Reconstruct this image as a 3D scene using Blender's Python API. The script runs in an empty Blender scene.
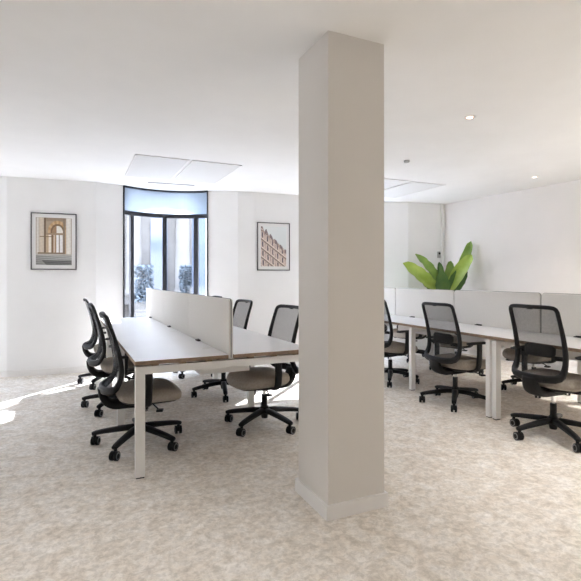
import bpy, bmesh, math, random
from mathutils import Vector, Matrix
random.seed(7)
C = bpy.context.scene.collection
SC = bpy.context.scene
PI = math.pi
R = math.radians
H_CEIL = 2.552
SUN_E, SKY_E, SPOT_E, FILL_E, EXPO = 20., 9.0, 25., (5, 158, 58, 110), 1.0

# ------------------------------------------------------------------ materials
def mat(name, col, rough=.6, metal=0., spec=.5, emis=None, estr=0.):
    m = bpy.data.materials.new(name); m.use_nodes = True
    b = m.node_tree.nodes['Principled BSDF']
    b.inputs['Base Color'].default_value = (*col, 1)
    b.inputs['Roughness'].default_value = rough
    b.inputs['Metallic'].default_value = metal
    b.inputs['Specular IOR Level'].default_value = spec
    if emis:
        b.inputs['Emission Color'].default_value = (*emis, 1)
        b.inputs['Emission Strength'].default_value = estr
    return m

def noisy(name, c1, c2, scale=8., rough=.8, bump=0., bscale=200., detail=4., metal=0., spec=.4, lo=.35, hi=.65):
    """two-tone procedural noise colour with optional fine bump, in object space"""
    m = mat(name, c1, rough, metal, spec); nt = m.node_tree; N = nt.nodes; L = nt.links
    b = N['Principled BSDF']
    tc = N.new('ShaderNodeTexCoord'); n = N.new('ShaderNodeTexNoise')
    n.inputs['Scale'].default_value = scale; n.inputs['Detail'].default_value = detail
    L.new(tc.outputs['Object'], n.inputs['Vector'])
    cr = N.new('ShaderNodeValToRGB'); cr.color_ramp.elements[0].position = lo; cr.color_ramp.elements[1].position = hi
    cr.color_ramp.elements[0].color = (*c1, 1); cr.color_ramp.elements[1].color = (*c2, 1)
    L.new(n.outputs['Fac'], cr.inputs['Fac']); L.new(cr.outputs['Color'], b.inputs['Base Color'])
    if bump:
        n2 = N.new('ShaderNodeTexNoise'); n2.inputs['Scale'].default_value = bscale; n2.inputs['Detail'].default_value = 2
        L.new(tc.outputs['Object'], n2.inputs['Vector'])
        bp = N.new('ShaderNodeBump'); bp.inputs['Strength'].default_value = bump; bp.inputs['Distance'].default_value = .002
        L.new(n2.outputs['Fac'], bp.inputs['Height']); L.new(bp.outputs['Normal'], b.inputs['Normal'])
    return m

def carpet_mat():
    m = mat('carpet', (.5, .45, .4), .95, 0, .1); nt = m.node_tree; N = nt.nodes; L = nt.links
    b = N['Principled BSDF']; tc = N.new('ShaderNodeTexCoord')
    def noise(sc, det, rough=.6, dist=0.):
        n = N.new('ShaderNodeTexNoise'); n.inputs['Scale'].default_value = sc; n.inputs['Detail'].default_value = det
        n.inputs['Roughness'].default_value = rough; n.inputs['Distortion'].default_value = dist
        L.new(tc.outputs['Object'], n.inputs['Vector']); return n
    def ramp(fac, stops):
        r = N.new('ShaderNodeValToRGB'); e = r.color_ramp.elements
        e[0].position, e[0].color = stops[0][0], (*stops[0][1], 1); e[1].position, e[1].color = stops[-1][0], (*stops[-1][1], 1)
        for p, c in stops[1:-1]:
            q = e.new(p); q.color = (*c, 1)
        L.new(fac, r.inputs['Fac']); return r
    a = noise(7.5, 8, .72, .5)
    ra = ramp(a.outputs['Fac'], [(.34, CARPET[0]), (.47, CARPET[1]), (.53, CARPET[2]), (.66, CARPET[3])])
    f = noise(26, 5, .8, .4)
    rf = ramp(f.outputs['Fac'], [(.38, (.80, .79, .775)), (.60, (1.10, 1.10, 1.10))])
    mx = N.new('ShaderNodeMix'); mx.data_type = 'RGBA'; mx.blend_type = 'MULTIPLY'; mx.inputs['Factor'].default_value = 1
    L.new(ra.outputs['Color'], mx.inputs[6]); L.new(rf.outputs['Color'], mx.inputs[7])
    L.new(mx.outputs[2], b.inputs['Base Color'])
    g = noise(320, 2)
    bp = N.new('ShaderNodeBump'); bp.inputs['Strength'].default_value = .5; bp.inputs['Distance'].default_value = .004
    L.new(g.outputs['Fac'], bp.inputs['Height']); L.new(bp.outputs['Normal'], b.inputs['Normal'])
    return m

def glass_mat(name, tint, refl=.06, haze=0., hcol=(.9, .93, 1)):
    m = bpy.data.materials.new(name); m.use_nodes = True; nt = m.node_tree; N = nt.nodes; L = nt.links
    N.clear(); out = N.new('ShaderNodeOutputMaterial')
    tr = N.new('ShaderNodeBsdfTransparent'); tr.inputs['Color'].default_value = (*tint, 1)
    gl = N.new('ShaderNodeBsdfGlossy'); gl.inputs['Roughness'].default_value = .02
    mx = N.new('ShaderNodeMixShader'); mx.inputs[0].default_value = refl
    L.new(tr.outputs[0], mx.inputs[1]); L.new(gl.outputs[0], mx.inputs[2])
    last = mx
    if haze:
        tl = N.new('ShaderNodeBsdfTranslucent'); tl.inputs['Color'].default_value = (*hcol, 1)
        m2 = N.new('ShaderNodeMixShader'); m2.inputs[0].default_value = haze
        L.new(mx.outputs[0], m2.inputs[1]); L.new(tl.outputs[0], m2.inputs[2]); last = m2
    L.new(last.outputs[0], out.inputs[0]); return m

def mesh_fabric(name, col, cover):
    """open knitted mesh: partly see-through dark yarn"""
    m = bpy.data.materials.new(name); m.use_nodes = True; nt = m.node_tree; N = nt.nodes; L = nt.links
    b = N['Principled BSDF']; b.inputs['Base Color'].default_value = (*col, 1); b.inputs['Roughness'].default_value = .7
    b.inputs['Specular IOR Level'].default_value = .3
    out = N['Material Output']; tr = N.new('ShaderNodeBsdfTransparent'); mx = N.new('ShaderNodeMixShader')
    tc = N.new('ShaderNodeTexCoord'); n = N.new('ShaderNodeTexNoise'); n.inputs['Scale'].default_value = 60
    L.new(tc.outputs['Object'], n.inputs['Vector'])
    mr = N.new('ShaderNodeMapRange'); mr.inputs['To Min'].default_value = cover - .06; mr.inputs['To Max'].default_value = cover + .06
    L.new(n.outputs['Fac'], mr.inputs['Value']); L.new(mr.outputs[0], mx.inputs[0])
    L.new(tr.outputs[0], mx.inputs[1]); L.new(b.outputs[0], mx.inputs[2]); L.new(mx.outputs[0], out.inputs[0])
    return m

def attr_mat(name):
    m = mat(name, (.5, .5, .5), .5); N = m.node_tree.nodes
    a = N.new('ShaderNodeAttribute'); a.attribute_name = 'print'
    m.node_tree.links.new(a.outputs['Color'], N['Principled BSDF'].inputs['Base Color']); return m

def perf_mat():
    m = mat('perforated_white', (.6, .6, .59), .7); nt = m.node_tree; N = nt.nodes; L = nt.links
    tc = N.new('ShaderNodeTexCoord'); v = N.new('ShaderNodeTexVoronoi'); v.inputs['Scale'].default_value = 55; v.inputs['Randomness'].default_value = 0
    L.new(tc.outputs['Object'], v.inputs['Vector'])
    cr = N.new('ShaderNodeValToRGB'); e = cr.color_ramp.elements
    e[0].position = .26; e[0].color = (.52, .52, .52, 1); e[1].position = .36; e[1].color = (.68, .68, .675, 1)
    L.new(v.outputs['Distance'], cr.inputs['Fac']); L.new(cr.outputs['Color'], N['Principled BSDF'].inputs['Base Color'])
    return m

CARPET = [(.66, .595, .52), (.74, .685, .615), (.775, .73, .67), (.83, .80, .76)]
WALLC = (.85, .85, .845)
M = {}
M['wall'] = noisy('wall_paint', WALLC, (.87, .87, .865), 3, .85, .05, 150)
M['wall_warm'] = noisy('wall_paint_warm', (.88, .855, .835), (.90, .87, .85), 3, .85, .05, 150)
M['ceiling'] = noisy('ceiling_paint', (.82, .82, .815), (.84, .84, .835), 3, .9, .04, 120)
M['trim'] = noisy('white_trim', (.82, .81, .80), (.84, .83, .82), 5, .5)
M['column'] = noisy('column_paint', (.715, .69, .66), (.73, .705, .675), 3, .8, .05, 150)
M['carpet'] = carpet_mat()
M['frame'] = mat('charcoal_aluminium', (.030, .032, .040), .45, .3)
M['glass'] = glass_mat('clear_glass', (.93, .95, 1.0), .05)
M['glass_hazy'] = glass_mat('hazy_glass', (.8, .88, 1.0), .06, .6, (.40, .44, .50))
M['top'] = noisy('white_laminate', (.80, .80, .81), (.82, .82, .83), 4, .28, spec=.5)
M['edge'] = noisy('birch_edge', (.22, .15, .10), (.30, .21, .145), 30, .6)
M['steel'] = noisy('white_powder_coat', (.78, .775, .76), (.80, .795, .78), 5, .4)
M['felt'] = noisy('ivory_screen_fabric', (.77, .745, .705), (.79, .765, .725), 60, .95, .15, 500, spec=.1)
M['seam'] = mat('grey_piping', (.17, .165, .16), .8)
M['device'] = mat('grey_device', (.42, .42, .42), .5)
M['plastic'] = noisy('black_plastic', (.008, .008, .009), (.012, .012, .013), 20, .5, spec=.25)
M['rubber'] = mat('black_rubber', (.018, .018, .019), .6)
M['greyring'] = mat('grey_wheel_face', (.22, .22, .22), .5)
M['chrome'] = mat('chrome', (.75, .75, .76), .18, 1)
M['mesh'] = mesh_fabric('black_mesh', (.018, .018, .019), .58)
M['pad'] = noisy('black_pad', (.016, .016, .017), (.024, .024, .025), 60, .6)
M['seatfab'] = noisy('taupe_wool', (.33, .295, .255), (.39, .35, .305), 60, .95, .4, 600, spec=.1)
M['picframe'] = mat('dark_grey_frame', (.07, .07, .075), .4, .4)
M['mat'] = mat('white_passepartout', (.78, .78, .77), .8)
M['print'] = attr_mat('photo_print')
M['perf'] = perf_mat()
M['vent'] = mat('vent_dark', (.16, .16, .16), .7)
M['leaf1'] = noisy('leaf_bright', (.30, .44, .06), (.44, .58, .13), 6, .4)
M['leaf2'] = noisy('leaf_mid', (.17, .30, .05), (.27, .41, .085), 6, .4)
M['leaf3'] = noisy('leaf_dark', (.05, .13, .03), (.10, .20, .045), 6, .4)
M['soil'] = noisy('soil', (.03, .02, .015), (.07, .05, .035), 40, .95)
M['pot'] = noisy('white_ceramic', (.72, .71, .70), (.76, .75, .74), 6, .4)
M['stone'] = noisy('pale_limestone', (.13, .122, .113), (.18, .172, .162), 1.6, .9, .3, 30)
M['stone2'] = noisy('tan_limestone', (.07, .056, .042), (.10, .082, .064), 2.0, .9, .3, 30)
M['skyrefl'] = noisy('sky_reflection_blue', (.055, .07, .105), (.075, .095, .13), 1.5, .8)
M['hedge'] = noisy('hedge_leaves', (.045, .06, .075), (.13, .155, .175), 16, .9, .6, 60)
M['darkglass'] = mat('dark_window_glass', (.10, .12, .16), .1)
M['paving'] = noisy('street_paving', (.12, .115, .11), (.15, .145, .14), 2, .9)
M['ledglass'] = mat('led_lens', (.9, .85, .8), .4, emis=(1, .86, .72), estr=3.)
M['copper'] = mat('warm_reflector', (.75, .50, .40), .3, .3)

# ------------------------------------------------------------------ mesh helpers
def link(name, bm, mats, parent=None, smooth=False, bevel=0., seg=2, recalc=True):
    if recalc: bmesh.ops.recalc_face_normals(bm, faces=bm.faces[:])
    me = bpy.data.meshes.new(name); bm.to_mesh(me); bm.free()
    if not isinstance(mats, (list, tuple)): mats = [mats]
    for m in mats: me.materials.append(m)
    if smooth:
        for p in me.polygons: p.use_smooth = True
    o = bpy.data.objects.new(name, me); C.objects.link(o)
    if parent: o.parent = parent
    if bevel:
        md = o.modifiers.new('Bevel', 'BEVEL'); md.width = bevel; md.segments = seg; md.limit_method = 'ANGLE'; md.angle_limit = R(40)
        for p in me.polygons: p.use_smooth = True
        md.harden_normals = True
    return o

def box(bm, x0, x1, y0, y1, z0, z1, mi=0, T=None):
    v = [bm.verts.new((x, y, z)) for x in (x0, x1) for y in (y0, y1) for z in (z0, z1)]
    if T:
        for w in v: w.co = T @ w.co
    fs = []
    for q in ((0, 1, 3, 2), (4, 6, 7, 5), (0, 4, 5, 1), (2, 3, 7, 6), (0, 2, 6, 4), (1, 5, 7, 3)):
        f = bm.faces.new([v[i] for i in q]); f.material_index = mi; fs.append(f)
    return fs

def cyl(bm, p0, p1, r0, r1=None, n=20, mi=0, caps=True):
    r1 = r0 if r1 is None else r1
    p0, p1 = Vector(p0), Vector(p1); ax = (p1 - p0).normalized()
    a = ax.orthogonal().normalized(); b = ax.cross(a)
    A = [bm.verts.new(p0 + r0 * (math.cos(2*PI*i/n) * a + math.sin(2*PI*i/n) * b)) for i in range(n)]
    B = [bm.verts.new(p1 + r1 * (math.cos(2*PI*i/n) * a + math.sin(2*PI*i/n) * b)) for i in range(n)]
    for i in range(n):
        f = bm.faces.new((A[i], A[(i+1) % n], B[(i+1) % n], B[i])); f.material_index = mi
    if caps:
        bm.faces.new(A[::-1]).material_index = mi; bm.faces.new(B).material_index = mi

def lathe(bm, prof, n=24, mi=0, center=(0, 0)):
    rings = []
    for r, z in prof:
        rings.append([bm.verts.new((center[0] + max(r, 1e-4) * math.cos(2*PI*i/n), center[1] + max(r, 1e-4) * math.sin(2*PI*i/n), z)) for i in range(n)])
    for a, b in zip(rings, rings[1:]):
        for i in range(n):
            f = bm.faces.new((a[i], a[(i+1) % n], b[(i+1) % n], b[i])); f.material_index = mi
    bm.faces.new(rings[0][::-1]).material_index = mi; bm.faces.new(rings[-1]).material_index = mi

def catmull(pts, per=6, closed=False):
    P = [Vector(p) for p in pts]; n = len(P); out = []
    segs = n if closed else n - 1
    for i in range(segs):
        g = (lambda k: P[k % n]) if closed else (lambda k: P[min(max(k, 0), n-1)])
        p0, p1, p2, p3 = g(i-1), g(i), g(i+1), g(i+2)
        for k in range(per):
            t = k / per
            out.append(.5 * ((2*p1) + (-p0+p2)*t + (2*p0-5*p1+4*p2-p3)*t*t + (-p0+3*p1-3*p2+p3)*t*t*t))
    if not closed: out.append(P[-1])
    return out

def sweep(bm, pts, dims, up=(0, 0, 1), closed=False, n=10, mi=0, power=1.):
    """tube of elliptical / squarish section; dims(i, t) -> (half along side, half along up-ish)"""
    P = [Vector(p) for p in pts]; m = len(P); up = Vector(up); rings = []
    for i in range(m):
        a = P[(i-1) % m] if (closed or i > 0) else P[i]; b = P[(i+1) % m] if (closed or i < m-1) else P[i]
        t = (b - a).normalized(); s = t.cross(up)
        if s.length < 1e-4: s = t.orthogonal()
        s.normalize(); u = s.cross(t).normalized(); ha, hb = dims(i, i / max(1, m-1))
        ring = []
        for k in range(n):
            c, d = math.cos(2*PI*(k+.5)/n), math.sin(2*PI*(k+.5)/n)
            c = math.copysign(abs(c)**power, c); d = math.copysign(abs(d)**power, d)
            ring.append(bm.verts.new(P[i] + s*c*ha + u*d*hb))
        rings.append(ring)
    pr = list(zip(rings, rings[1:])) + ([(rings[-1], rings[0])] if closed else [])
    for a, b in pr:
        for k in range(n):
            f = bm.faces.new((a[k], a[(k+1) % n], b[(k+1) % n], b[k])); f.material_index = mi
    if not closed:
        bm.faces.new(rings[0][::-1]).material_index = mi; bm.faces.new(rings[-1]).material_index = mi

def empty(name, loc=(0, 0, 0), rz=0.):
    o = bpy.data.objects.new(name, None); C.objects.link(o); o.location = loc; o.rotation_euler = (0, 0, rz)
    o.empty_display_size = .1; return o

def tag(o, label=None, cat=None, group=None, kind=None):
    if label: o['label'] = label
    if cat: o['category'] = cat
    if group: o['group'] = group
    if kind: o['kind'] = kind
    return o

def copy_tree(o, parent=None):
    c = o.copy(); C.objects.link(c)
    if parent: c.parent = parent
    for ch in [x for x in KIDS.get(o.name, [])]: copy_tree(ch, c)
    return c
KIDS = {}
def index_kids(o):
    KIDS[o.name] = [c for c in C.objects if c.parent == o]
    for c in KIDS[o.name]: index_kids(c)

# ------------------------------------------------------------------ far wall frame
BETA = math.atan(.085)
U = Vector((math.cos(BETA), -math.sin(BETA), 0)); NN = Vector((math.sin(BETA), math.cos(BETA), 0))
FT = Matrix(((U.x, NN.x, 0, 0), (U.y, NN.y, 0, 6.87), (0, 0, 1, 0), (0, 0, 0, 1)))   # local (s, n, z) -> world
REC = .12; OUT = .36
BAYS = [(-2.76, -.79, -1.82), (.255, 2.215, 1.195), (3.20, 5.17, 4.14)]    # pier edges and window centre in s
HALF = .595; SAG = .215
RAD = (HALF**2 + SAG**2) / (2 * SAG); HALFANG = math.asin(HALF / RAD)
def bow(sc, f, n_off=0.):
    """point on a bay window's arc; f runs -1..1, n_off moves radially outward"""
    a = f * HALFANG; r = RAD + n_off
    return Vector((sc + r * math.sin(a), REC + SAG - RAD + r * math.cos(a), 0))

# ------------------------------------------------------------------ room shell
XL, YB = -3.1, -3.2
def RW(y): return 5.89 + (6.35 - y) * .0596     # inner face of the right wall
def slab(z0, z1):
    bm = bmesh.new(); ly = lambda x: 6.87 - .085*x + OUT / math.cos(BETA)
    pts = [(XL - .3, YB - .3), (6.9, YB - .3), (6.9, ly(6.9)), (XL - .3, ly(XL - .3))]
    A = [bm.verts.new((x, y, z0)) for x, y in pts]; B = [bm.verts.new((x, y, z1)) for x, y in pts]
    bm.faces.new(A[::-1]); bm.faces.new(B)
    for i in range(4): bm.faces.new((A[i], A[(i+1) % 4], B[(i+1) % 4], B[i]))
    return bm
bm = slab(-.12, 0)
tag(link('floor', bm, M['carpet']), 'mottled beige and cream carpet covering the whole office floor', kind='structure')
bm = slab(H_CEIL, H_CEIL + .15)
tag(link('ceiling', bm, M['ceiling']), 'smooth white painted ceiling', kind='structure')
# far wall: piers plus splayed bays with window openings
def splay(bm, p, q, back, z0, z1):
    v = [bm.verts.new(FT @ Vector((x, y, z))) for z in (z0, z1) for x, y in (p, q, (q[0], back), (p[0], back))]
    for f in ((0, 1, 2, 3), (7, 6, 5, 4), (0, 4, 5, 1), (1, 5, 6, 2), (2, 6, 7, 3), (3, 7, 4, 0)): bm.faces.new([v[i] for i in f])
bm = bmesh.new()
edges = [(-3.4, BAYS[0][0])] + [(BAYS[i][1], BAYS[i+1][0]) for i in range(2)] + [(BAYS[2][1], 6.35)]
for a, b in edges: box(bm, a, b, 0, OUT, 0, H_CEIL + .02, T=FT)
for a, b, c in BAYS:
    for p, q in (((a, 0), (c - HALF, REC)), ((c + HALF, REC), (b, 0))):
        splay(bm, p, q, OUT, 0, H_CEIL + .02)
tag(link('wall_far', bm, M['wall']), 'white far wall of shallow piers and recessed window bays', kind='structure')
bm = bmesh.new()
for a, b in edges:
    box(bm, a, b, -.014, .0, 0, .078, T=FT)
for a, b, c in BAYS:
    for p, q in (((a, 0), (c - HALF, REC)), ((c + HALF, REC), (b, 0))):
        v = [bm.verts.new(FT @ Vector((x, y, z))) for z in (0, .078) for x, y in ((p[0], p[1]-.014), (q[0], q[1]-.014), q, p)]
        for f in ((0, 1, 2, 3), (7, 6, 5, 4), (0, 4, 5, 1), (1, 5, 6, 2), (2, 6, 7, 3), (3, 7, 4, 0)): bm.faces.new([v[i] for i in f])
tag(link('baseboard_far', bm, M['trim']), 'white baseboard along the far wall', kind='structure')
# right wall
def wall_quad(bm, p, q, t, z0, z1, mi=0):
    """wall slab from p to q (inner face), thickness t to the right of p->q"""
    p, q = Vector((*p, 0)), Vector((*q, 0)); d = (q - p).normalized(); nn = Vector((d.y, -d.x, 0)) * t
    v = [bm.verts.new(w + Vector((0, 0, z))) for z in (z0, z1) for w in (p, q, q + nn, p + nn)]
    for f in ((0, 1, 2, 3), (7, 6, 5, 4), (0, 4, 5, 1), (1, 5, 6, 2), (2, 6, 7, 3), (3, 7, 4, 0)):
        bm.faces.new([v[i] for i in f]).material_index = mi
bm = bmesh.new(); wall_quad(bm, (RW(6.7), 6.7), (RW(YB - .3), YB - .3), -.2, 0, H_CEIL + .02)
tag(link('wall_right', bm, M['wall_warm']), 'plain off-white wall along the right side', kind='structure')
bm = bmesh.new(); wall_quad(bm, (RW(6.33), 6.33), (RW(YB), YB), .014, 0, .078)
tag(link('baseboard_right', bm, M['trim']), 'white baseboard along the right wall', kind='structure')
# left wall with a slit window added for fill daylight, plain back wall; unseen
def opened_wall(name, axis, c0, c1, pos, t, holes, zb, zt, m):
    bm = bmesh.new(); cur = c0
    def bx(a, b, z0, z1):
        if axis == 'x': box(bm, a, b, pos, pos + t, z0, z1)
        else: box(bm, pos, pos + t, a, b, z0, z1)
    for a, b in holes:
        bx(cur, a, 0, H_CEIL + .02); bx(a, b, 0, zb); bx(a, b, zt, H_CEIL + .02); cur = b
    bx(cur, c1, 0, H_CEIL + .02)
    return link(name, bm, m)
LH = [(3.80, 3.95)]
BH = []
tag(opened_wall('wall_left', 'y', YB - .3, 7.4, XL - .3, .3, LH, .35, 2.45, M['wall']), 'white left wall with a slit window added for fill light', kind='structure')
tag(opened_wall('wall_back', 'x', XL - .3, 6.7, YB - .3, .3, BH, .35, 2.45, M['wall']), 'white back wall', kind='structure')
def flat_window(name, axis, a, b, pos, zb, zt, lab):
    root = tag(empty(name, ((a+b)/2, pos, zb) if axis == 'x' else (pos, (a+b)/2, zb)), lab, kind='structure')
    w = (b - a) / 2; h = zt - zb
    T = Matrix.Identity(4) if axis == 'x' else Matrix.Rotation(PI/2, 4, 'Z')
    bm = bmesh.new()
    for s in (-w, -.025, w - .05): box(bm, s, s + .05, -.03, .03, 0, h, T=T)
    for z in (0, h - .05): box(bm, -w, w, -.029, .029, z, z + .05, T=T)
    link('window_frame', bm, M['frame'], root)
    bm = bmesh.new(); box(bm, -w + .01, w - .01, -.004, .004, .01, h - .01, T=T)
    link('window_pane', bm, M['glass'], root)
k = 4
for a, b in LH: flat_window('window_%d' % k, 'y', a, b, XL - .15, .35, 2.45, 'narrow unseen window added to the left wall for side fill light'); k += 1
for a, b in BH: flat_window('window_%d' % k, 'x', a, b, YB - .15, .35, 2.45, 'window in the back wall'); k += 1

# bay windows: curved charcoal frames
ROT24 = math.atan((75 - 290.5) / 470.)
def arc_at_px(px):
    th = -ROT24 + math.atan((px - 290.5) / 470.); d = Vector((math.sin(th), math.cos(th), 0)); best = None
    for i in range(-1000, 1001):
        w = FT @ bow(BAYS[1][2], i / 1000.); e = abs(w.x * d.y - w.y * d.x)
        if best is None or e < best[0]: best = (e, i / 1000.)
    return best[1]
MUL = [(arc_at_px(131.5), .052), (arc_at_px(164.6), .060), (arc_at_px(196.3), .068)]
TRZ0, TRZ1 = 2.150, 2.205
def bay_window(idx, sc, lab):
    root = tag(empty('window_%d' % idx, FT @ Vector((sc, REC, 0)), 0), lab, kind='structure')
    off = Matrix.Translation(-(FT @ Vector((sc, REC, 0)))) @ FT
    def curved(bm, f0, f1, n0, n1, z0, z1, steps=24, mi=0):
        prev = None
        for i in range(steps + 1):
            f = f0 + (f1 - f0) * i / steps
            a = bow(sc, f, n0); b = bow(sc, f, n1)
            v = [bm.verts.new(off @ Vector((q.x, q.y, z))) for q, z in ((a, z0), (b, z0), (b, z1), (a, z1))]
            if prev:
                for k in range(4): bm.faces.new((prev[k], prev[(k+1) % 4], v[(k+1) % 4], v[k])).material_index = mi
            else: bm.faces.new(v[::-1])
            prev = v
        bm.faces.new(prev)
    bm = bmesh.new()
    curved(bm, -1, 1, -.03, .03, 0, .06); curved(bm, -1, 1, -.03, .03, H_CEIL - .022, H_CEIL)
    for s in (-1, 1):
        f = s * (1 - .012); curved(bm, min(f, s), max(f, s), -.03, .03, .06, H_CEIL - .022, 1)
    link('window_frame', bm, M['frame'], root)
    bm = bmesh.new(); curved(bm, -.985, .985, -.032, .032, TRZ0, TRZ1); link('transom_bar', bm, M['frame'], root)
    for f, w in MUL:
        bm = bmesh.new(); h = w / 2 / (RAD * HALFANG); curved(bm, f - h, f + h, -.022, .022, .06, TRZ0, 3); link('mullion', bm, M['frame'], root)
    bounds = [-.985] + [f for f, w in MUL] + [.985]
    for a, b in zip(bounds, bounds[1:]):
        bm = bmesh.new(); curved(bm, a + .005, b - .005, -.004, .004, .05, TRZ0 + .01, 10); link('window_pane', bm, M['glass'], root, smooth=False)
    bm = bmesh.new(); curved(bm, -.98, .98, -.004, .004, TRZ1 - .01, H_CEIL - .015); link('upper_pane', bm, M['glass_hazy'], root)
for i, (a, b, c) in enumerate(BAYS):
    bay_window(i + 1, c, ['bay window left of the arcade picture', 'curved full-height bay window with charcoal frame between the two pictures', 'bay window behind the column'][i])

# column and its baseboard
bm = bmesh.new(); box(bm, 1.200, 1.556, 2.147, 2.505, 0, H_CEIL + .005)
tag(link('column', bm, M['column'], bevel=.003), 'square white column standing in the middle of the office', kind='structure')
bm = bmesh.new(); x0, x1, y0, y1, t = 1.200, 1.556, 2.147, 2.505, .015
box(bm, x0 - t, x1 + t, y0 - t, y0, 0, .075); box(bm, x0 - t, x1 + t, y1, y1 + t, 0, .075); box(bm, x0 - t, x0, y0, y1, 0, .075); box(bm, x1, x1 + t, y0, y1, 0, .075)
tag(link('baseboard_column', bm, M['trim']), 'white baseboard around the column', kind='structure')

# ------------------------------------------------------------------ ceiling fittings
def ceiling_panel(x0, x1, y0, y1, lab):
    bm = bmesh.new(); w, d = (x1 - x0) / 2, (y1 - y0) / 2
    box(bm, -w, w, -d, d, -.006, 0)
    o = link('ceiling_panel', bm, M['perf'], bevel=.002); o.location = ((x0+x1)/2, (y0+y1)/2, H_CEIL)
    tag(o, lab, 'ceiling panel', 'perforated ceiling panels before the window bays')
    bm = bmesh.new()
    for s in (-w, w - .012): box(bm, s, s + .012, -d, d, -.009, 0)
    for s in (-d, d - .012): box(bm, -w, w, s, s + .012, -.009, 0)
    link('border', bm, M['trim'], o)
ceiling_panel(.57, 1.14, 5.12, 6.26, 'left perforated white ceiling panel of the pair before the visible bay window')
ceiling_panel(1.17, 1.74, 5.12, 6.26, 'right perforated white ceiling panel of the pair before the visible bay window')
ceiling_panel(3.50, 4.07, 5.02, 6.15, 'perforated ceiling panel mostly hidden by the column')
ceiling_panel(4.10, 4.67, 5.02, 6.15, 'perforated ceiling panel just right of the column, above the green plant')
def diffuser(x, y, lab):
    root = empty('slot_diffuser', (x, y, H_CEIL), -BETA); tag(root, lab, 'air vent')
    bm = bmesh.new(); box(bm, -.33, .33, -.045, .045, -.005, 0); link('diffuser_frame', bm, M['trim'], root, bevel=.001)
    bm = bmesh.new(); box(bm, -.31, .31, -.028, -.006, -.0065, -.004); box(bm, -.31, .31, .006, .028, -.0065, -.004); link('slot', bm, M['vent'], root)
diffuser(1.20, 6.52, 'long white slot vent in the ceiling right above the curved window')
diffuser(3.85, 6.36, 'white slot vent in the ceiling peeking out right of the column')
SPOTS = [(2.88, 2.83, 'round recessed downlight in the ceiling nearer the column'),
         (5.33, 4.15, 'small recessed downlight in the ceiling near the right wall')]
for x, y, lab in SPOTS:
    root = tag(empty('downlight', (x, y, H_CEIL)), lab, 'ceiling light', 'recessed ceiling downlights')
    bm = bmesh.new(); lathe(bm, [(.030, 0), (.030, -.004), (.042, -.006), (.046, -.002), (.046, 0)], 28); link('ring', bm, M['trim'], root, smooth=True)
    bm = bmesh.new(); lathe(bm, [(.024, -.0005), (.0305, -.0065), (.034, -.0062), (.034, -.001)], 28); link('reflector', bm, M['copper'], root, smooth=True)
    bm = bmesh.new(); lathe(bm, [(.0005, -.0072), (.022, -.0072), (.024, -.006), (.024, -.001)], 24); link('lens', bm, M['ledglass'], root)
bm = bmesh.new(); lathe(bm, [(.032, 0), (.032, -.012), (.024, -.022), (.010, -.026), (.001, -.026)], 24)
o = link('smoke_detector', bm, M['device'], smooth=True); o.location = (3.32, 4.17, H_CEIL)
tag(o, 'tiny grey round detector on the ceiling between column and downlights', 'detector')

# corner pipe + wall device
bm = bmesh.new(); box(bm, 5.830, 5.868, -.045, 0, .08, H_CEIL, T=FT)
o = link('cable_duct', bm, M['trim'], bevel=.003); tag(o, 'thin white vertical duct in the corner above the green plant', 'cable duct')
bm = bmesh.new(); box(bm, -.028, .028, -.03, 0, -.055, .055)
o = link('wall_thermostat', bm, M['device'], bevel=.006); o.matrix_world = FT @ Matrix.Translation((5.785, 0, 1.665)); tag(o, 'small grey wall device with a black eye left of the corner duct', 'thermostat')
bm = bmesh.new(); cyl(bm, (0, -.036, .022), (0, -.028, .022), .019, n=16); link('sensor_eye', bm, M['plastic'], o)

# ------------------------------------------------------------------ pictures
def art_arcade(u, v):
    n = math.sin(u*61+v*37)*.5 + math.sin(u*23-v*91)*.5
    c = [.62, .55, .47]
    if v < .20:                                     # stone floor
        k = .50 + .10*math.sin(v*160 + u*6) + .12*u; c = [k*.95, k*.95, k*.93]
        if v < .10 and u + v*1.5 > .3: c = [q*.62 for q in c]
    elif v < .235: c = [.66, .64, .60]
    else:
        # nested arches and columns
        dx, dy = (u-.60)/.27, (v-.70)/.24
        ro = math.hypot(dx, max(dy, 0))
        if ro < 1 and u > .33:
            if ro > .72: c = [.66, .50, .33] if int(math.degrees(math.atan2(max(dy, 0), dx))/14) % 2 else [.74, .60, .44]
            elif ro > .55: c = [.42, .32, .23]
            else: c = [.88, .86, .82] if dx > -.1 else [.56, .44, .32]
        else: c = [.52, .45, .37] if v > .93 else [.60, .52, .43]
        for cx, w, col in ((.05, .035, (.80, .78, .74)), (.155, .075, (.78, .72, .64)), (.25, .02, (.35, .27, .2)), (.30, .03, (.70, .60, .48)), (.39, .045, (.90, .86, .80)), (.455, .025, (.45, .34, .24)), (.505, .02, (.82, .74, .64)), (.60, .035, (.95, .94, .93)), (.655, .012, (.5, .42, .34)), (.70, .035, (.92, .91, .90)), (.79, .025, (.50, .43, .35)), (.91, .075, (.86, .84, .80))):
            top = 1 if cx < .28 or cx > .78 else .66
            if abs(u-cx) < w and v < top: c = [q*(.86 + .14*math.cos((u-cx)/w*1.4)) for q in col]
        if abs(v-.66) < .018 and .28 < u < .76: c = [.55, .46, .36]
        if abs(v-.60) < .01 and .1 < u < .5: c = [.40, .31, .22]
        if .235 < v < .262 and .05 < u < .8: c = [.45, .38, .30]
    return [max(0, min(1, q*(1+.03*n)))**1.75 for q in c]
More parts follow.
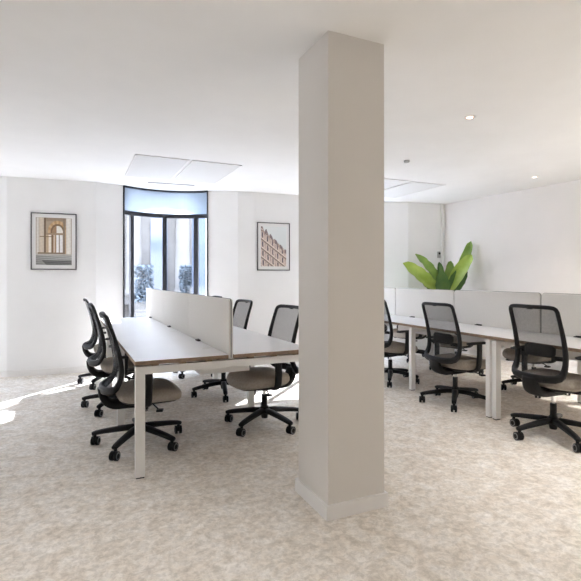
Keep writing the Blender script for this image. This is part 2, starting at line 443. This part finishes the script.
def art_facade(u, v):
    n = math.sin(u*71+v*47)*.5 + math.sin(u*31-v*83)*.5
    roof = 1.0 - .62*u + .035*math.sin(u*34) + (.04 if (u*6) % 1 < .35 else 0)
    if v > roof: 
        k = .84 + .04*v; return [(k*.98)**2, k*k, k*k]
    else:
        w = v + .50*u; band = (w*4.4) % 1; colm = (u*5.2 + .25*v) % 1
        c = [.76, .68, .63]
        if v > roof-.10: c = [.42, .37, .37] if colm < .55 else [.62, .54, .50]
        elif band < .13: c = [.30, .25, .25] if (u*60 + v*20) % 2 < 1.2 else [.62, .54, .50]
        elif band < .22: c = [.90, .84, .79]
        elif band > .93: c = [.50, .42, .39]
        elif .30 < colm < .68 and .30 < band < .88: c = [.30, .27, .30] if .36 < colm < .62 else [.84, .77, .72]
        elif colm < .08: c = [.52, .44, .40]
        elif colm < .16: c = [.84, .77, .72]
    return [max(0, min(1, q*(1+.05*n)))**1.75 for q in c]
def picture(s0, s1, z0, z1, art, lab, group):
    root = empty('framed_picture'); root.matrix_world = FT @ Matrix.Translation(((s0+s1)/2, 0, z0)); tag(root, lab, 'picture', group)
    w, h = (s1-s0)/2, z1-z0; t = .012
    bm = bmesh.new()
    box(bm, -w, -w+t, -.026, -.002, 0, h); box(bm, w-t, w, -.026, -.002, 0, h); box(bm, -w+t, w-t, -.026, -.002, 0, t); box(bm, -w+t, w-t, -.026, -.002, h-t, h)
    link('picture_frame', bm, M['picframe'], root, bevel=.0015)
    bm = bmesh.new(); box(bm, -w+t, w-t, -.014, -.003, t, h-t); link('mount_board', bm, M['mat'], root)
    mx, mz = .058, .062; nx, nz = 90, 126
    a0, a1, b0, b1 = -w+mx, w-mx, mz, h-mz
    me = bpy.data.meshes.new('print'); vs = [(a0+(a1-a0)*i/nx, -.0155, b0+(b1-b0)*j/nz) for j in range(nz+1) for i in range(nx+1)]
    fs = [(j*(nx+1)+i, j*(nx+1)+i+1, (j+1)*(nx+1)+i+1, (j+1)*(nx+1)+i) for j in range(nz) for i in range(nx)]
    me.from_pydata(vs, [], fs); ca = me.color_attributes.new('print', 'FLOAT_COLOR', 'POINT')
    for j in range(nz+1):
        for i in range(nx+1): ca.data[j*(nx+1)+i].color = (*art(i/nx, j/nz), 1)
    me.materials.append(M['print']); o = bpy.data.objects.new('print', me); C.objects.link(o); o.parent = root
picture(-.519, .020, 1.368, 2.108, art_arcade, 'framed photograph of stone arches and columns, left of the curved window', 'framed photographs on the far wall')
picture(2.505, 3.025, 1.375, 2.103, art_facade, 'framed photograph of a pink-beige apartment facade, right of the curved window', 'framed photographs on the far wall')

# ------------------------------------------------------------------ benches
TOPZ = .74
def bench(name, loc, rz, mods, width, lab, first_leg=True):
    """x across (0..width), y along; mods = list of module lengths"""
    root = tag(empty(name, (*loc, 0), rz), lab, 'desk', 'white bench desks')
    y = 0; g = .0015; mid = width / 2; ys = [0]
    for L in mods: ys.append(ys[-1] + L)
    for a, b in zip(ys, ys[1:]):
        for x0, x1 in ((0, mid - .02), (mid + .02, width)):
            bm = bmesh.new(); fs = box(bm, x0, x1, a + g, b - g, TOPZ - .026, TOPZ - .0015, 1)
            box(bm, x0, x1, a + g, b - g, TOPZ - .0015, TOPZ, 0)
            link('tabletop', bm, [M['top'], M['edge']], root)
    LW, LD = .058, .045
    zt = .702
    n = len(ys)
    for i, yy in enumerate(ys):
        y0 = yy + .012 if i == 0 else (yy - .012 - LD if i == n-1 else yy - LD/2)
        for x0 in (.004, width - LW - .004):
            bm = bmesh.new(); box(bm, x0, x0 + LW, y0, y0 + LD, .008, zt); lg = link('leg', bm, M['steel'], root, bevel=.002)
            bm = bmesh.new(); box(bm, x0+.004, x0 + LW-.004, y0+.003, y0 + LD-.003, 0, .008); link('foot', bm, M['rubber'], lg)
        bm = bmesh.new(); box(bm, .004 + LW, width - LW - .004, y0 + .001, y0 + LD - .001, .652, zt)
        link('cross_beam', bm, M['steel'], root, bevel=.002)
        for t in (.10, .24, .38, .62, .76, .90):
            bm = bmesh.new(); box(bm, width*t - .022, width*t + .022, y0 + .006, y0 + LD - .006, zt, TOPZ - .026); link('spacer', bm, M['edge'], root)
    for xx in (mid - .2, mid + .16):
        bm = bmesh.new(); box(bm, xx, xx + .04, .03, ys[-1] - .03, .660, .700); link('long_rail', bm, M['steel'], root)
    for a, b in zip(ys, ys[1:]):
        bm = bmesh.new(); t0, t1 = a + .32, b - .22; w = .19; m = mid + .06
        box(bm, m - w, m + w, t0, t1, .555, .560); box(bm, m - w, m - w + .004, t0, t1, .56, .625); box(bm, m + w - .004, m + w, t0, t1, .56, .625)
        box(bm, m - w, m + w, t0, t0 + .004, .56, .625); box(bm, m - w, m + w, t1 - .004, t1, .56, .625)
        for xx in (m - .12, m + .10): box(bm, xx, xx + .02, t0 + .1, t0 + .104, .625, .66); box(bm, xx, xx + .02, t1 - .1, t1 - .096, .625, .66)
        tr = link('cable_tray', bm, M['steel'], root)
        bm = bmesh.new()
        pts = catmull([(m-.12, t0+.5, .57), (m-.12, t0+.12, .58), (m-.09, t0+.03, .628), (m+.0, t0-.02, .618), (m+.08, t0+.02, .632), (m+.11, t0+.1, .60), (m+.08, t0+.5, .57)], 6)
        sweep(bm, pts, lambda i, t: (.006, .006), n=8); link('cable', bm, M['rubber'], tr)
        for s in (-1, 1):
            bm = bmesh.new(); lathe(bm, [(.032, TOPZ), (.032, TOPZ + .0012), (.028, TOPZ + .002), (.001, TOPZ + .002)], 24, center=(mid + s * .075, a + .36)); link('cable_port', bm, M['steel'], root, smooth=True)
    return root, ys
def dividers(loc, rz, ys, width, labs, zt=1.116, grp=''):
    T = Matrix.Translation((*loc, 0)) @ Matrix.Rotation(rz, 4, 'Z')
    for (a, b), lab in zip(zip(ys, ys[1:]), labs):
        root = empty('desk_divider'); root.matrix_world = T @ Matrix.Translation((width/2, a, TOPZ)); tag(root, lab, 'divider screen', grp)
        L = b - a; z0, z1 = -.032, zt - TOPZ; th = .015
        # rounded-corner panel outline extruded across x
        r = .028; out = []
        for cx, cz, a0 in ((.003 + r, z1 - r, 90), (L - .003 - r, z1 - r, 0)):
            pass
        def corner(cx, cz, a0, a1, rr=r): return [(cx + rr*math.cos(R(a0+(a1-a0)*i/6)), cz + rr*math.sin(R(a0+(a1-a0)*i/6))) for i in range(7)]
        out = corner(L - .005 - r, z1 - r, 0, 90) + corner(.005 + r, z1 - r, 90, 180) + [(.005, z0), (L - .005, z0)]
        bm = bmesh.new()
        A = [bm.verts.new((-th, y, z)) for y, z in out]; B = [bm.verts.new((th, y, z)) for y, z in out]
        bm.faces.new(A); bm.faces.new(B[::-1])
        for i in range(len(out)): bm.faces.new((A[i], B[i], B[(i+1) % len(out)], A[(i+1) % len(out)]))
        link('screen', bm, M['felt'], root, bevel=.005)
        bm = bmesh.new(); pts = [(0, y, z) for y, z in out[1:13]]; pts = [(0, L - .0040, z0 + .01)] + [(0, y + (.001 if y > L/2 else -.001), z + .0004) for y, z in out[:14]] + [(0, .0040, z0 + .01)]
        sweep(bm, pts, lambda i, t: (.0036, .0036), up=(1, 0, 0), n=6); link('piping', bm, M['seam'], root)
        for yy in (L * .66,):
            for s in (-1, 1):
                bm = bmesh.new(); box(bm, min(s*.016, s*.040), max(s*.016, s*.040), yy - .045, yy + .045, .0005, .008); box(bm, min(s*.016, s*.020), max(s*.016, s*.020), yy - .04, yy + .04, .006, .014)
                link('clamp', bm, M['plastic'], root, bevel=.002)
W_B = 1.25
L_LOC, L_RZ = (.340, 3.060), R(.8)
_, ysL = bench('bench_desk', L_LOC, L_RZ, [1.2, 1.2, 1.04], W_B, 'long white bench desk with brown edge before the curved window')
dividers(L_LOC, L_RZ, [0, 1.2, 2.43, 3.70], W_B, ['ivory divider screen at the column end of the left bench desk', 'ivory divider screen in the middle of the left bench desk', 'ivory divider screen at the window end of the left bench desk'], grp='divider screens on the left desk')
R_LOC, R_RZ = (3.385, 3.085), R(-1.5)
_, ysR = bench('bench_desk', R_LOC, R_RZ, [1.15, 1.15, 1.03], 1.29, 'white bench desk right of the column, before the green plant')
dividers(R_LOC, R_RZ, ysR, 1.29, ['ivory divider screen right of the green plant, behind the middle chair', 'ivory divider screen directly below the plant leaves', 'ivory divider screen just emerging from behind the column'], grp='divider screens on the right desks')
N_LOC = (R_LOC[0] - 1.155 * math.sin(R(1.5)) , R_LOC[1] - 1.155)
_, ysN = bench('bench_desk', N_LOC, R_RZ, [1.15], 1.29, 'white bench desk at the right edge, behind the nearest chair')
dividers(N_LOC, R_RZ, ysN, 1.29, ['ivory divider screen at the right edge, behind the nearest chair'], grp='divider screens on the right desks')

# ------------------------------------------------------------------ office chair (faces +x)
PROF = [(-.245, 1.005), (-.230, .955), (-.202, .87), (-.176, .78), (-.156, .69), (-.148, .62), (-.154, .56), (-.175, .51), (-.208, .463)]
def prof(t):
    q = catmull([(p[0], 0, p[1]) for p in PROF], 8); f = t * (len(q)-1); i = min(int(f), len(q)-2); return q[i].lerp(q[i+1], f - i)
def halfw(t): return .202 + .006 * math.sin(min(1, t*1.15) * PI * .8)
def bow_x(t, s): return -(.030 + .035 * t**2) * (1 - s*s)
def make_chair():
    root = empty('office_chair')
    # five-star base
    bm = bmesh.new()
    lathe(bm, [(.012, .060), (.026, .062), (.030, .085), (.036, .10), (.044, .115), (.040, .150), (.030, .165), (.022, .168)], 24)
    for k in range(5):
        a = 2*PI*k/5; c, s = math.cos(a), math.sin(a)
        pts = [Vector((r*c, r*s, z)) for r, z in ((.02, .128), (.09, .126), (.18, .116), (.27, .104), (.325, .094), (.345, .088))]
        sweep(bm, pts, lambda i, t: (.030 - .010*t, .024 - .010*t), n=12, power=.7)
        cyl(bm, (.328*c, .328*s, .058), (.328*c, .328*s, .098), .012, n=12)
    base = link('base', bm, M['plastic'], root, smooth=True)
    for k in range(5):
        a = 2*PI*k/5; sw = a + 1.2 + 1.7*k; px, py = .328*math.cos(a), .328*math.sin(a)
        T = Matrix.Translation((px, py, 0)) @ Matrix.Rotation(sw, 4, 'Z')
        bm = bmesh.new()
        for s in (-1, 1):
            y0, y1 = (.008, .026) if s > 0 else (-.026, -.008)
            cyl(bm, T @ Vector((.012, y0, .032)), T @ Vector((.012, y1, .032)), .032, n=22)
            yo = s*.0265
            cyl(bm, T @ Vector((.012, s*.024, .032)), T @ Vector((.012, yo + s*.001, .032)), .0260, n=20, mi=1)
            cyl(bm, T @ Vector((.012, s*.026, .032)), T @ Vector((.012, yo + s*.0025, .032)), .0175, n=18, mi=0)
        cyl(bm, T @ Vector((.012, -.010, .029)), T @ Vector((.012, .010, .029)), .010, n=12)
        box(bm, -.012, .014, -.0075, .0075, .028, .062, T=T)
        link('caster', bm, [M['plastic'], M['greyring']], base)
    # gas lift
    bm = bmesh.new(); cyl(bm, (0, 0, .15), (0, 0, .265), .0245, n=24); cyl(bm, (0, 0, .265), (0, 0, .350), .0145, n=20, mi=1)
    link('gas_lift', bm, [M['plastic'], M['chrome']], root)
    # mechanism with rear tongue
    bm = bmesh.new()
    sweep(bm, catmull([(.14, 0, .368), (.08, 0, .345), (0, 0, .338), (-.10, 0, .338), (-.18, 0, .338), (-.232, 0, .362), (-.262, 0, .41), (-.272, 0, .467)], 5),
          lambda i, t: (.085 - .022*max(0, t-.4)*2, .034 - .010*abs(t-.3)), up=(0, 0, 1), n=14, power=.55)
    link('tilt_mechanism', bm, M['plastic'], root, smooth=True)
    for s, x in ((-1, .07), (1, .05)):
        bm = bmesh.new()
        sweep(bm, catmull([(x, s*.08, .345), (x+.015, s*.16, .335), (x+.03, s*.215, .325)], 4), lambda i, t: (.006, .005), n=8)
        T = Matrix.Translation((x+.035, s*.235, .318)) @ Matrix.Rotation(s*.3, 4, 'Z'); box(bm, -.016, .030, -.028, .022, -.008, .006, T=T)
        link('lever', bm, M['plastic'], root, bevel=.003)
    # seat shell + cushion (superellipse rings)
    def rings(bm, levels, cx, n=48, e=.62, dome=0.):
        rr = []
        for hx, hy, z in levels:
            ring = []
            for k in range(n):
                a = 2*PI*k/n; c, s = math.cos(a), math.sin(a)
                x = math.copysign(abs(c)**e, c)*hx + cx; y = math.copysign(abs(s)**e, s)*hy
                dz = -.030*max(0, (x-.14)/.17)**2 + .010*(abs(y)/.25)**2*(1 if z > .45 else .4) + .008*max(0, (-.05-x)/.18)
                ring.append(bm.verts.new((x, y, z + dz - .025)))
            rr.append(ring)
        for a, b in zip(rr, rr[1:]):
            for k in range(n): bm.faces.new((a[k], a[(k+1) % n], b[(k+1) % n], b[k]))
        bm.faces.new(rr[0][::-1]); bm.faces.new(rr[-1])
    bm = bmesh.new(); rings(bm, [(.10, .09, .362), (.16, .16, .368), (.200, .215, .384), (.212, .228, .398), (.210, .226, .404)], .060)
    link('seat_shell', bm, M['plastic'], root, smooth=True)
    bm = bmesh.new(); rings(bm, [(.200, .220, .392), (.222, .240, .402), (.234, .252, .420), (.236, .253, .443), (.228, .243, .464), (.208, .224, .476), (.17, .18, .482), (.10, .10, .482), (.03, .03, .481)], .064)
    link('seat', bm, M['seatfab'], root, smooth=True)
    # back frame: closed loop of rails, rounded top and bottom bow
    def P(t, s):
        p = prof(t); return Vector((p.x + bow_x(t, s), s * halfw(t), p.z))
    loop = []
    for i in range(18): loop.append(P(.095 + .81 * i/17, 1))                     # down the right-hand rail
    loop += [P(.945, .955), P(.975, .84), P(.99, .66), P(1, .40), P(1, 0), P(1, -.40), P(.99, -.66), P(.975, -.84), P(.945, -.955)]
    for i in range(18): loop.append(P(.905 - .81 * i/17, -1))
    loop += [P(.050, -.965), P(.024, -.90), P(.007, -.78), P(0, -.6), P(0, -.25), P(0, .25), P(0, .6), P(.007, .78), P(.024, .90), P(.050, .965)]
    nl = len(loop)
    def dims(i, t):
        k = loop[i].z
        base_ = .0150 + .006 * min(1, max(0, .9-k)/.35)
        if k < .56: base_ += .009 * min(1, (.56-k)/.08)
        return (base_, .0135 + .006 * min(1, max(0, .9-k)/.4))
    bm = bmesh.new(); sweep(bm, loop, dims, up=(1, 0, 0.15), closed=True, n=12, power=.8)
    box(bm, bow_x(0, 0) - .245 - .004, bow_x(0, 0) - .245 + .010, -.02, .02, .985, 1.0)
    link('back_frame', bm, M['plastic'], root, smooth=True)
    # mesh
    bm = bmesh.new(); NT, NS = 28, 12; grid = []
    for i in range(NT+1):
        t = .0 + 1.0*i/NT; row = []
        lim = 1.0
        if t < .095: lim = .80 + .20*(t/.095)**.5
        if t > .90: lim = 1 - .34*((t-.90)/.10)**2
        for j in range(NS+1): row.append(bm.verts.new(P(t, lim*(-1 + 2*j/NS)) + Vector((.003, 0, 0))))
        grid.append(row)
    for i in range(NT):
        for j in range(NS): bm.faces.new((grid[i][j], grid[i][j+1], grid[i+1][j+1], grid[i+1][j]))
    link('back_mesh', bm, M['mesh'], root, smooth=True)
    # lumbar pad behind the mesh with side wings
    bm = bmesh.new(); n = 14
    def pad_pt(u, v, off):
        hy = .135; y = u*hy; z = .665 + v*.048; t = (1.005 - z)/(1.005-.468)
        p = P(max(0, min(1, t)), y / halfw(t)); return Vector((p.x + .012 + off*.75, y, z))
    A = {}
    for side, off in ((0, 0.0), (1, .022)):
        for i in range(n+1):
            for j in range(7):
                u = -1 + 2*i/n; v = -1 + 2*j/6
                rr = (1 - max(0, abs(u)-.72)**2*6.5) if abs(u) > .72 else 1
                edge = (1 - (abs(v))**4) * (1 - abs(u)**8)
                A[side, i, j] = bm.verts.new(pad_pt(u, v*max(.3, rr), off * (.35 + .65*edge)))
    for side in (0, 1):
        for i in range(n):
            for j in range(6): bm.faces.new((A[side, i, j], A[side, i+1, j], A[side, i+1, j+1], A[side, i, j+1]))
    for i in range(n):
        bm.faces.new((A[0, i, 0], A[0, i+1, 0], A[1, i+1, 0], A[1, i, 0])); bm.faces.new((A[0, i, 6], A[0, i+1, 6], A[1, i+1, 6], A[1, i, 6]))
    for j in range(6):
        bm.faces.new((A[0, 0, j], A[0, 0, j+1], A[1, 0, j+1], A[1, 0, j])); bm.faces.new((A[0, n, j], A[0, n, j+1], A[1, n, j+1], A[1, n, j]))
    for s in (-1, 1):
        tt = (1.005-.665)/(1.005-.468)
        pts = [P(tt, s*q) + Vector((.018 - .010*(q > .9), 0, 0)) for q in (.5, .7, .85, 1.0)]
        sweep(bm, pts, lambda i, t: (.018, .006), up=(1, 0, 0), n=8)
    link('lumbar_pad', bm, M['pad'], root, smooth=True)
    # armrests
    for s in (-1, 1):
        bm = bmesh.new()
        pts = catmull([(.02, s*.07, .352), (.02, s*.16, .350), (.02, s*.235, .362), (.022, s*.272, .400), (.024, s*.282, .46), (.026, s*.284, .55), (.026, s*.284, .628)], 5)
        sweep(bm, pts, lambda i, t: (.013, .030), up=(1, 0, 0), n=12, power=.6)
        ar = link('armrest', bm, M['plastic'], root, smooth=True)
        bm = bmesh.new()
        sweep(bm, [(-.115, s*.282, .632), (-.105, s*.282, .635), (-.05, s*.282, .637), (.06, s*.282, .637), (.115, s*.282, .635), (.125, s*.282, .631)],
              lambda i, t: ((.024, .036, .042, .042, .036, .024)[i], (.005, .010, .011, .011, .010, .005)[i]), up=(0, 0, 1), n=14, power=.7)
        link('arm_pad', bm, M['pad'], ar, smooth=True)
    return root
chair0 = make_chair(); index_kids(chair0)
CH = [  # x, y, facing, base rotation, label, group
    (.448, 3.73, 0, 18, 'black mesh office chair nearest the camera on the left side of the left bench desk', 'chairs along the left side of the left desk'),
    (.395, 4.88, 0, 18, 'middle of the three office chairs on the left side of the left bench desk', 'chairs along the left side of the left desk'),
    (.372, 6.03, 0, 20, 'farthest of the three office chairs on the left side of the left bench desk', 'chairs along the left side of the left desk'),
    (1.478, 3.76, 187, -1, 'office chair with light seat directly left of the column', 'chairs along the column side of the left desk'),
    (1.465, 4.94, 185, 41, 'office chair between the left desk divider and the chair beside the column', 'chairs along the column side of the left desk'),
    (1.48, 6.12, 182, 2, 'office chair almost hidden behind the left desk divider, back edge showing above it', 'chairs along the column side of the left desk'),
    (3.456, 2.525, 0, 28, 'largest office chair, seen from behind at the right edge of the picture', 'chairs along the near side of the right desks'),
    (3.48, 3.61, 1, 8, 'office chair seen from behind below the green plant', 'chairs along the near side of the right desks'),
    (3.50, 4.71, 2, 16, 'office chair half hidden by the right face of the column', 'chairs along the near side of the right desks'),
    (4.66, 3.64, 180, 8, 'office chair beyond the right desks, between the largest chair and the twin desk legs', 'chairs along the wall side of the right desks'),
    (4.70, 4.85, 181, 4, 'office chair beyond the right desks, seen through the mesh of the chair below the plant', 'chairs along the wall side of the right desks'),
    (4.74, 5.86, 178, 10, 'office chair beyond the right desks, low behind the chair half hidden by the column', 'chairs along the wall side of the right desks'),
]
for i, (x, y, rz, br, lab, grp) in enumerate(CH):
    o = chair0 if i == 0 else copy_tree(chair0)
    o.location = (x, y, 0); o.rotation_euler = (0, 0, R(rz)); tag(o, lab, 'chair', grp)
    for c in C.objects:
        if c.parent == o and c.name.startswith('base'): c.rotation_euler = (0, 0, R(br - rz))
        elif c.parent == o and not c.name.startswith('gas_lift'): c.location.z = {0: -.015, 6: .035}.get(i, 0)

# ------------------------------------------------------------------ plant
def leaf(bm, base, tip, width, nrm, droop, mi, bend=0.):
    base, tip, nrm = Vector(base), Vector(tip), Vector(nrm); n = 14
    side = (tip - base).cross(nrm).normalized(); up = side.cross(tip - base).normalized(); rows = []
    for i in range(n+1):
        t = i/n; c = base.lerp(tip, t) + up * droop * math.sin(PI*t) + side * bend * math.sin(PI*t)
        w = width * (.10 + .90 * max(0, math.sin(PI * min(1, max(0, t*.93+.02)))) ** .62) if t < .999 else .004
        if t < .12: w *= t/.12 * .8 + .15
        row = [c - side*w*.5 + up*.16*w + side*0, c - side*w*.27 + up*.07*w, c, c + side*w*.27 + up*.10*w, c + side*w*.5 + up*.22*w]
        wob = .010*math.sin(i*2.1 + base.x*9)
        row[0] += up*wob; row[4] -= up*wob
        rows.append(row)
    for th, flip in ((0, 0), (.003, 1)):
        V = [[bm.verts.new(q - up*th) for q in r] for r in rows]
        for i in range(n):
            for j in range(4):
                f = bm.faces.new((V[i][j], V[i][j+1], V[i+1][j+1], V[i+1][j])); f.material_index = mi
    sweep(bm, [base.lerp(tip, i/n) + up*(droop*math.sin(PI*i/n) - .004) + side*bend*math.sin(PI*i/n) for i in range(n)], lambda i, t: (.009*(1-t)+.002, .009*(1-t)+.002), up=nrm, n=6, mi=mi)
PX, PY = 5.42, 5.88
CR = Vector((.909, -.4168, 0)); CF = Vector((.4168, .909, 0)); ZZ = Vector((0, 0, 1))
root = tag(empty('potted_plant', (PX, PY, 0)), 'leafy green plant with broad banana-like leaves in the far right corner', 'plant')
bm = bmesh.new(); lathe(bm, [(.15, 0), (.16, .01), (.20, .70), (.205, .74), (.19, .74), (.185, .70), (.01, .69)], 32); link('pot', bm, M['pot'], root, smooth=True)
bm = bmesh.new(); lathe(bm, [(.185, .69), (.17, .705), (.08, .712), (.005, .715)], 24); link('soil', bm, M['soil'], root, smooth=True)
def pl(px, py, depth=0.):   # a point near the plant in metres: right of, above and behind the pot
    d = 7.61 + depth; return CR*((px-290.5)/470*d - 2.47) + CF*depth + ZZ*(1.26 + (278-py)/470*d)
LV = [  # base px,py  tip px,py,depth  width  facing  droop  material bend
    ((438, 292), (402.5, 263, -.15), .20, (-.1, .9), .05, 0, -.05),
    ((441, 290), (415, 254, .16), .13, (.3, .7), .03, 1, .03),
    ((443, 292), (438.5, 262, .05), .085, (.0, .2), .01, 2, 0),
    ((441, 298), (440, 271, -.22), .17, (0, .15), .02, 2, 0),
    ((449, 290), (470.5, 241, .02), .125, (-.4, .5), -.03, 1, .03),
    ((447, 294), (471.5, 254.5, -.20), .165, (-.3, .6), -.04, 0, -.03),
    ((449, 295), (464, 268, -.02), .19, (.2, .3), .0, 2, -.02),
    ((438, 293), (419, 275, .02), .14, (-.1, .6), .02, 2, -.02),
    ((446, 290), (450, 261, .18), .12, (.2, .3), .0, 1, 0),
    ((444, 292), (432, 268, .22), .11, (.1, .4), .0, 2, 0),
]
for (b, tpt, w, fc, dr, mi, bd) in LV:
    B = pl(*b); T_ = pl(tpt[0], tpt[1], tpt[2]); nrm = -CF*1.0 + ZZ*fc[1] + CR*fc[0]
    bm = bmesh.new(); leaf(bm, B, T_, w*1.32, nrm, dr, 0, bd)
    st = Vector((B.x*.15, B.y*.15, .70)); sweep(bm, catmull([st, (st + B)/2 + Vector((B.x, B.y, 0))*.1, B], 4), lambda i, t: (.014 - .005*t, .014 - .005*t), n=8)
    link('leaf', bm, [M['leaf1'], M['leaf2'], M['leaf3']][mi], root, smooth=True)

# ------------------------------------------------------------------ outside
bm = bmesh.new(); box(bm, -14, 22, 7.9, 26, -.25, -.02)
tag(link('ground_outside', bm, M['paving']), 'pale paving outside the windows', kind='structure')
# balcony added over the windows to cut off the high sun
bm = bmesh.new(); box(bm, -3.6, 6.6, OUT, OUT + .42, H_CEIL + .10, H_CEIL + .30, T=FT)
for i in range(60):
    s = -3.5 + i*.168; box(bm, s, s + .02, OUT + .37, OUT + .40, H_CEIL + .30, H_CEIL + 1.2, T=FT)
tag(link('outside_sun_block', bm, M['stone']), 'stone balcony added above the bay windows to cut off the high sun', 'balcony')
FY = 13.2; FZ = 3.95
root = tag(empty('stone_building', (2, FY, 0)), 'pale stone building with columns seen through the curved window', 'building')
bm = bmesh.new(); box(bm, -12, 14, .3, 2.5, -.2, FZ); link('facade', bm, M['stone'], root)
bm = bmesh.new(); box(bm, -12, 14, -.15, .3, FZ - .35, FZ - .05); box(bm, -12, 14, -.05, .3, .55, .78); link('cornice', bm, M['stone'], root)
for i in range(9):
    x = 2.04 + 1.30*(i-4)
    bm = bmesh.new(); lathe(bm, [(.26, .78), (.26, .9), (.21, .95), (.20, 2), (.175, 3.3), (.24, 3.45), (.26, 3.7)], 20, center=(x, .05)); link('pilaster', bm, M['stone'], root, smooth=True)
    bm = bmesh.new(); x0, x1 = x + .46, x + .92
    v = [(x0, .9), (x1, .9)] + [((x0+x1)/2 + (x1-x0)/2*math.cos(PI*k/10), 2.8 + (x1-x0)/2*math.sin(PI*k/10)) for k in range(11)]
    A = [bm.verts.new((a, .24, z)) for a, z in v]; B = [bm.verts.new((a, .32, z)) for a, z in v]
    bm.faces.new(A); bm.faces.new(B)
    for k in range(len(v)): bm.faces.new((A[k], B[k], B[(k+1) % len(v)], A[(k+1) % len(v)]))
    link('niche', bm, M['stone2'] if i % 2 else M['darkglass'], root)
def hedge(x, w, y, lab):
    bm = bmesh.new(); box(bm, -w/2, w/2, -.2, .2, -.15, .55)
    pts = []
    h = link('hedge', bm, M['stone']); h.location = (x, y, .13)
    tag(h, lab, 'hedge', 'clipped hedges before the stone building')
    b2 = bmesh.new()
    rnd = random.Random(int(x*100))
    for k in range(900):
        c = Vector((rnd.uniform(-w/2, w/2), rnd.uniform(-.22, .22), rnd.uniform(.5, 1.45))); d = Vector((rnd.uniform(-1, 1), rnd.uniform(-1, 1), rnd.uniform(-1, 1))).normalized()*.05
        e = d.orthogonal().normalized()*.035
        b2.faces.new([b2.verts.new(q) for q in (c - d, c + e, c + d, c - e)])
    link('foliage', b2, M['hedge'], h, recalc=False)
hedge(1.58, .42, 12.3, 'bluish clipped hedge seen through the left large pane')
hedge(2.67, .36, 12.3, 'bluish clipped hedge seen through the right large pane')
bm = bmesh.new(); box(bm, 0, .8, 0, .5, -.2, 2.9)  # block coloured like the bluish sky reflection in the right pane
o = link('sky_reflection_block', bm, M['skyrefl']); o.location = (2.70, 11.4, 0); tag(o, 'blue-grey block standing in for the sky reflection in the right pane of the window', 'building')

# ------------------------------------------------------------------ lights
def lamp(kind, name, loc, rot=None, **kw):
    d = bpy.data.lights.new(name, kind); o = bpy.data.objects.new(name, d); C.objects.link(o); o.location = loc
    if rot is not None: o.rotation_euler = rot
    for k_, v_ in kw.items(): setattr(d, k_, v_)
    return o
sd = Vector((-.700, -.714, -.64)).normalized()
sun = lamp('SUN', 'sun', (6, 16, 9), energy=SUN_E, angle=R(.6), color=(1, .975, .94))
sun.rotation_euler = sd.to_track_quat('-Z', 'Y').to_euler()
# portals guide the daylight through the bay windows and the added left slit
def portal(loc, dirv, w, h):
    o = lamp('AREA', 'window_portal', loc, shape='RECTANGLE', size=w, size_y=h)
    o.rotation_euler = Vector(dirv).to_track_quat('-Z', 'Z').to_euler(); o.data.cycles.is_portal = True
for a, b, c in BAYS: portal(FT @ Vector((c, OUT + .02, H_CEIL/2)), -NN, 2*HALF, H_CEIL)
for a, b in LH: portal((XL - .32, (a+b)/2, 1.4), (1, 0, 0), b-a, 2.1)
for a, b in BH: portal(((a+b)/2, YB - .32, 1.4), (0, 1, 0), b-a, 2.1)
for x, y, lab in SPOTS:
    o = lamp('SPOT', 'downlight_or_fill', (x, y, H_CEIL - .012), energy=SPOT_E, spot_size=R(84), spot_blend=.9, shadow_soft_size=.03, color=(1, .91, .82))
for i_, (x, y) in enumerate([(-1.2, 2.6), (-1.2, 4.2), (5.33, 2.6), (5.33, 1.1), (-1.7, .5), (-.4, 1.1), (3.3, .8), (5.1, -.4)]):  # unseen fill spots without fixtures, added to brighten the room
    lamp('SPOT', 'downlight_or_fill', (x, y, H_CEIL - .012), energy=FILL_E[i_ // 2], spot_size=R(92), spot_blend=.6, shadow_soft_size=.05, color=(1, .97, .935))
w = bpy.data.worlds.new('sky'); SC.world = w; w.use_nodes = True; nt = w.node_tree
bg = nt.nodes['Background']; tc = nt.nodes.new('ShaderNodeTexCoord'); sp = nt.nodes.new('ShaderNodeSeparateXYZ'); cr = nt.nodes.new('ShaderNodeValToRGB')
nt.links.new(tc.outputs['Generated'], sp.inputs[0]); nt.links.new(sp.outputs['Z'], cr.inputs['Fac']); nt.links.new(cr.outputs['Color'], bg.inputs['Color'])
cr.color_ramp.elements[0].color = (.95, .975, 1, 1); cr.color_ramp.elements[1].color = (.66, .80, 1, 1)
bg.inputs['Strength'].default_value = SKY_E

# ------------------------------------------------------------------ camera and view
cd = bpy.data.cameras.new('camera'); cam = bpy.data.objects.new('camera', cd); C.objects.link(cam)
cam.location = (0, 0, 1.26); cam.rotation_euler = (PI/2, 0, ROT24)
cd.sensor_width = 36; cd.lens = 470/581*36; cd.shift_y = -12.5/581
SC.camera = cam
vs = SC.view_settings; vs.view_transform = 'Standard'; vs.look = 'None'; vs.gamma = 1; vs.use_curve_mapping = False; vs.exposure = EXPO
SC.cycles.max_bounces = 12; SC.cycles.diffuse_bounces = 7; SC.cycles.transparent_max_bounces = 16
SC.cycles.sample_clamp_indirect = 8
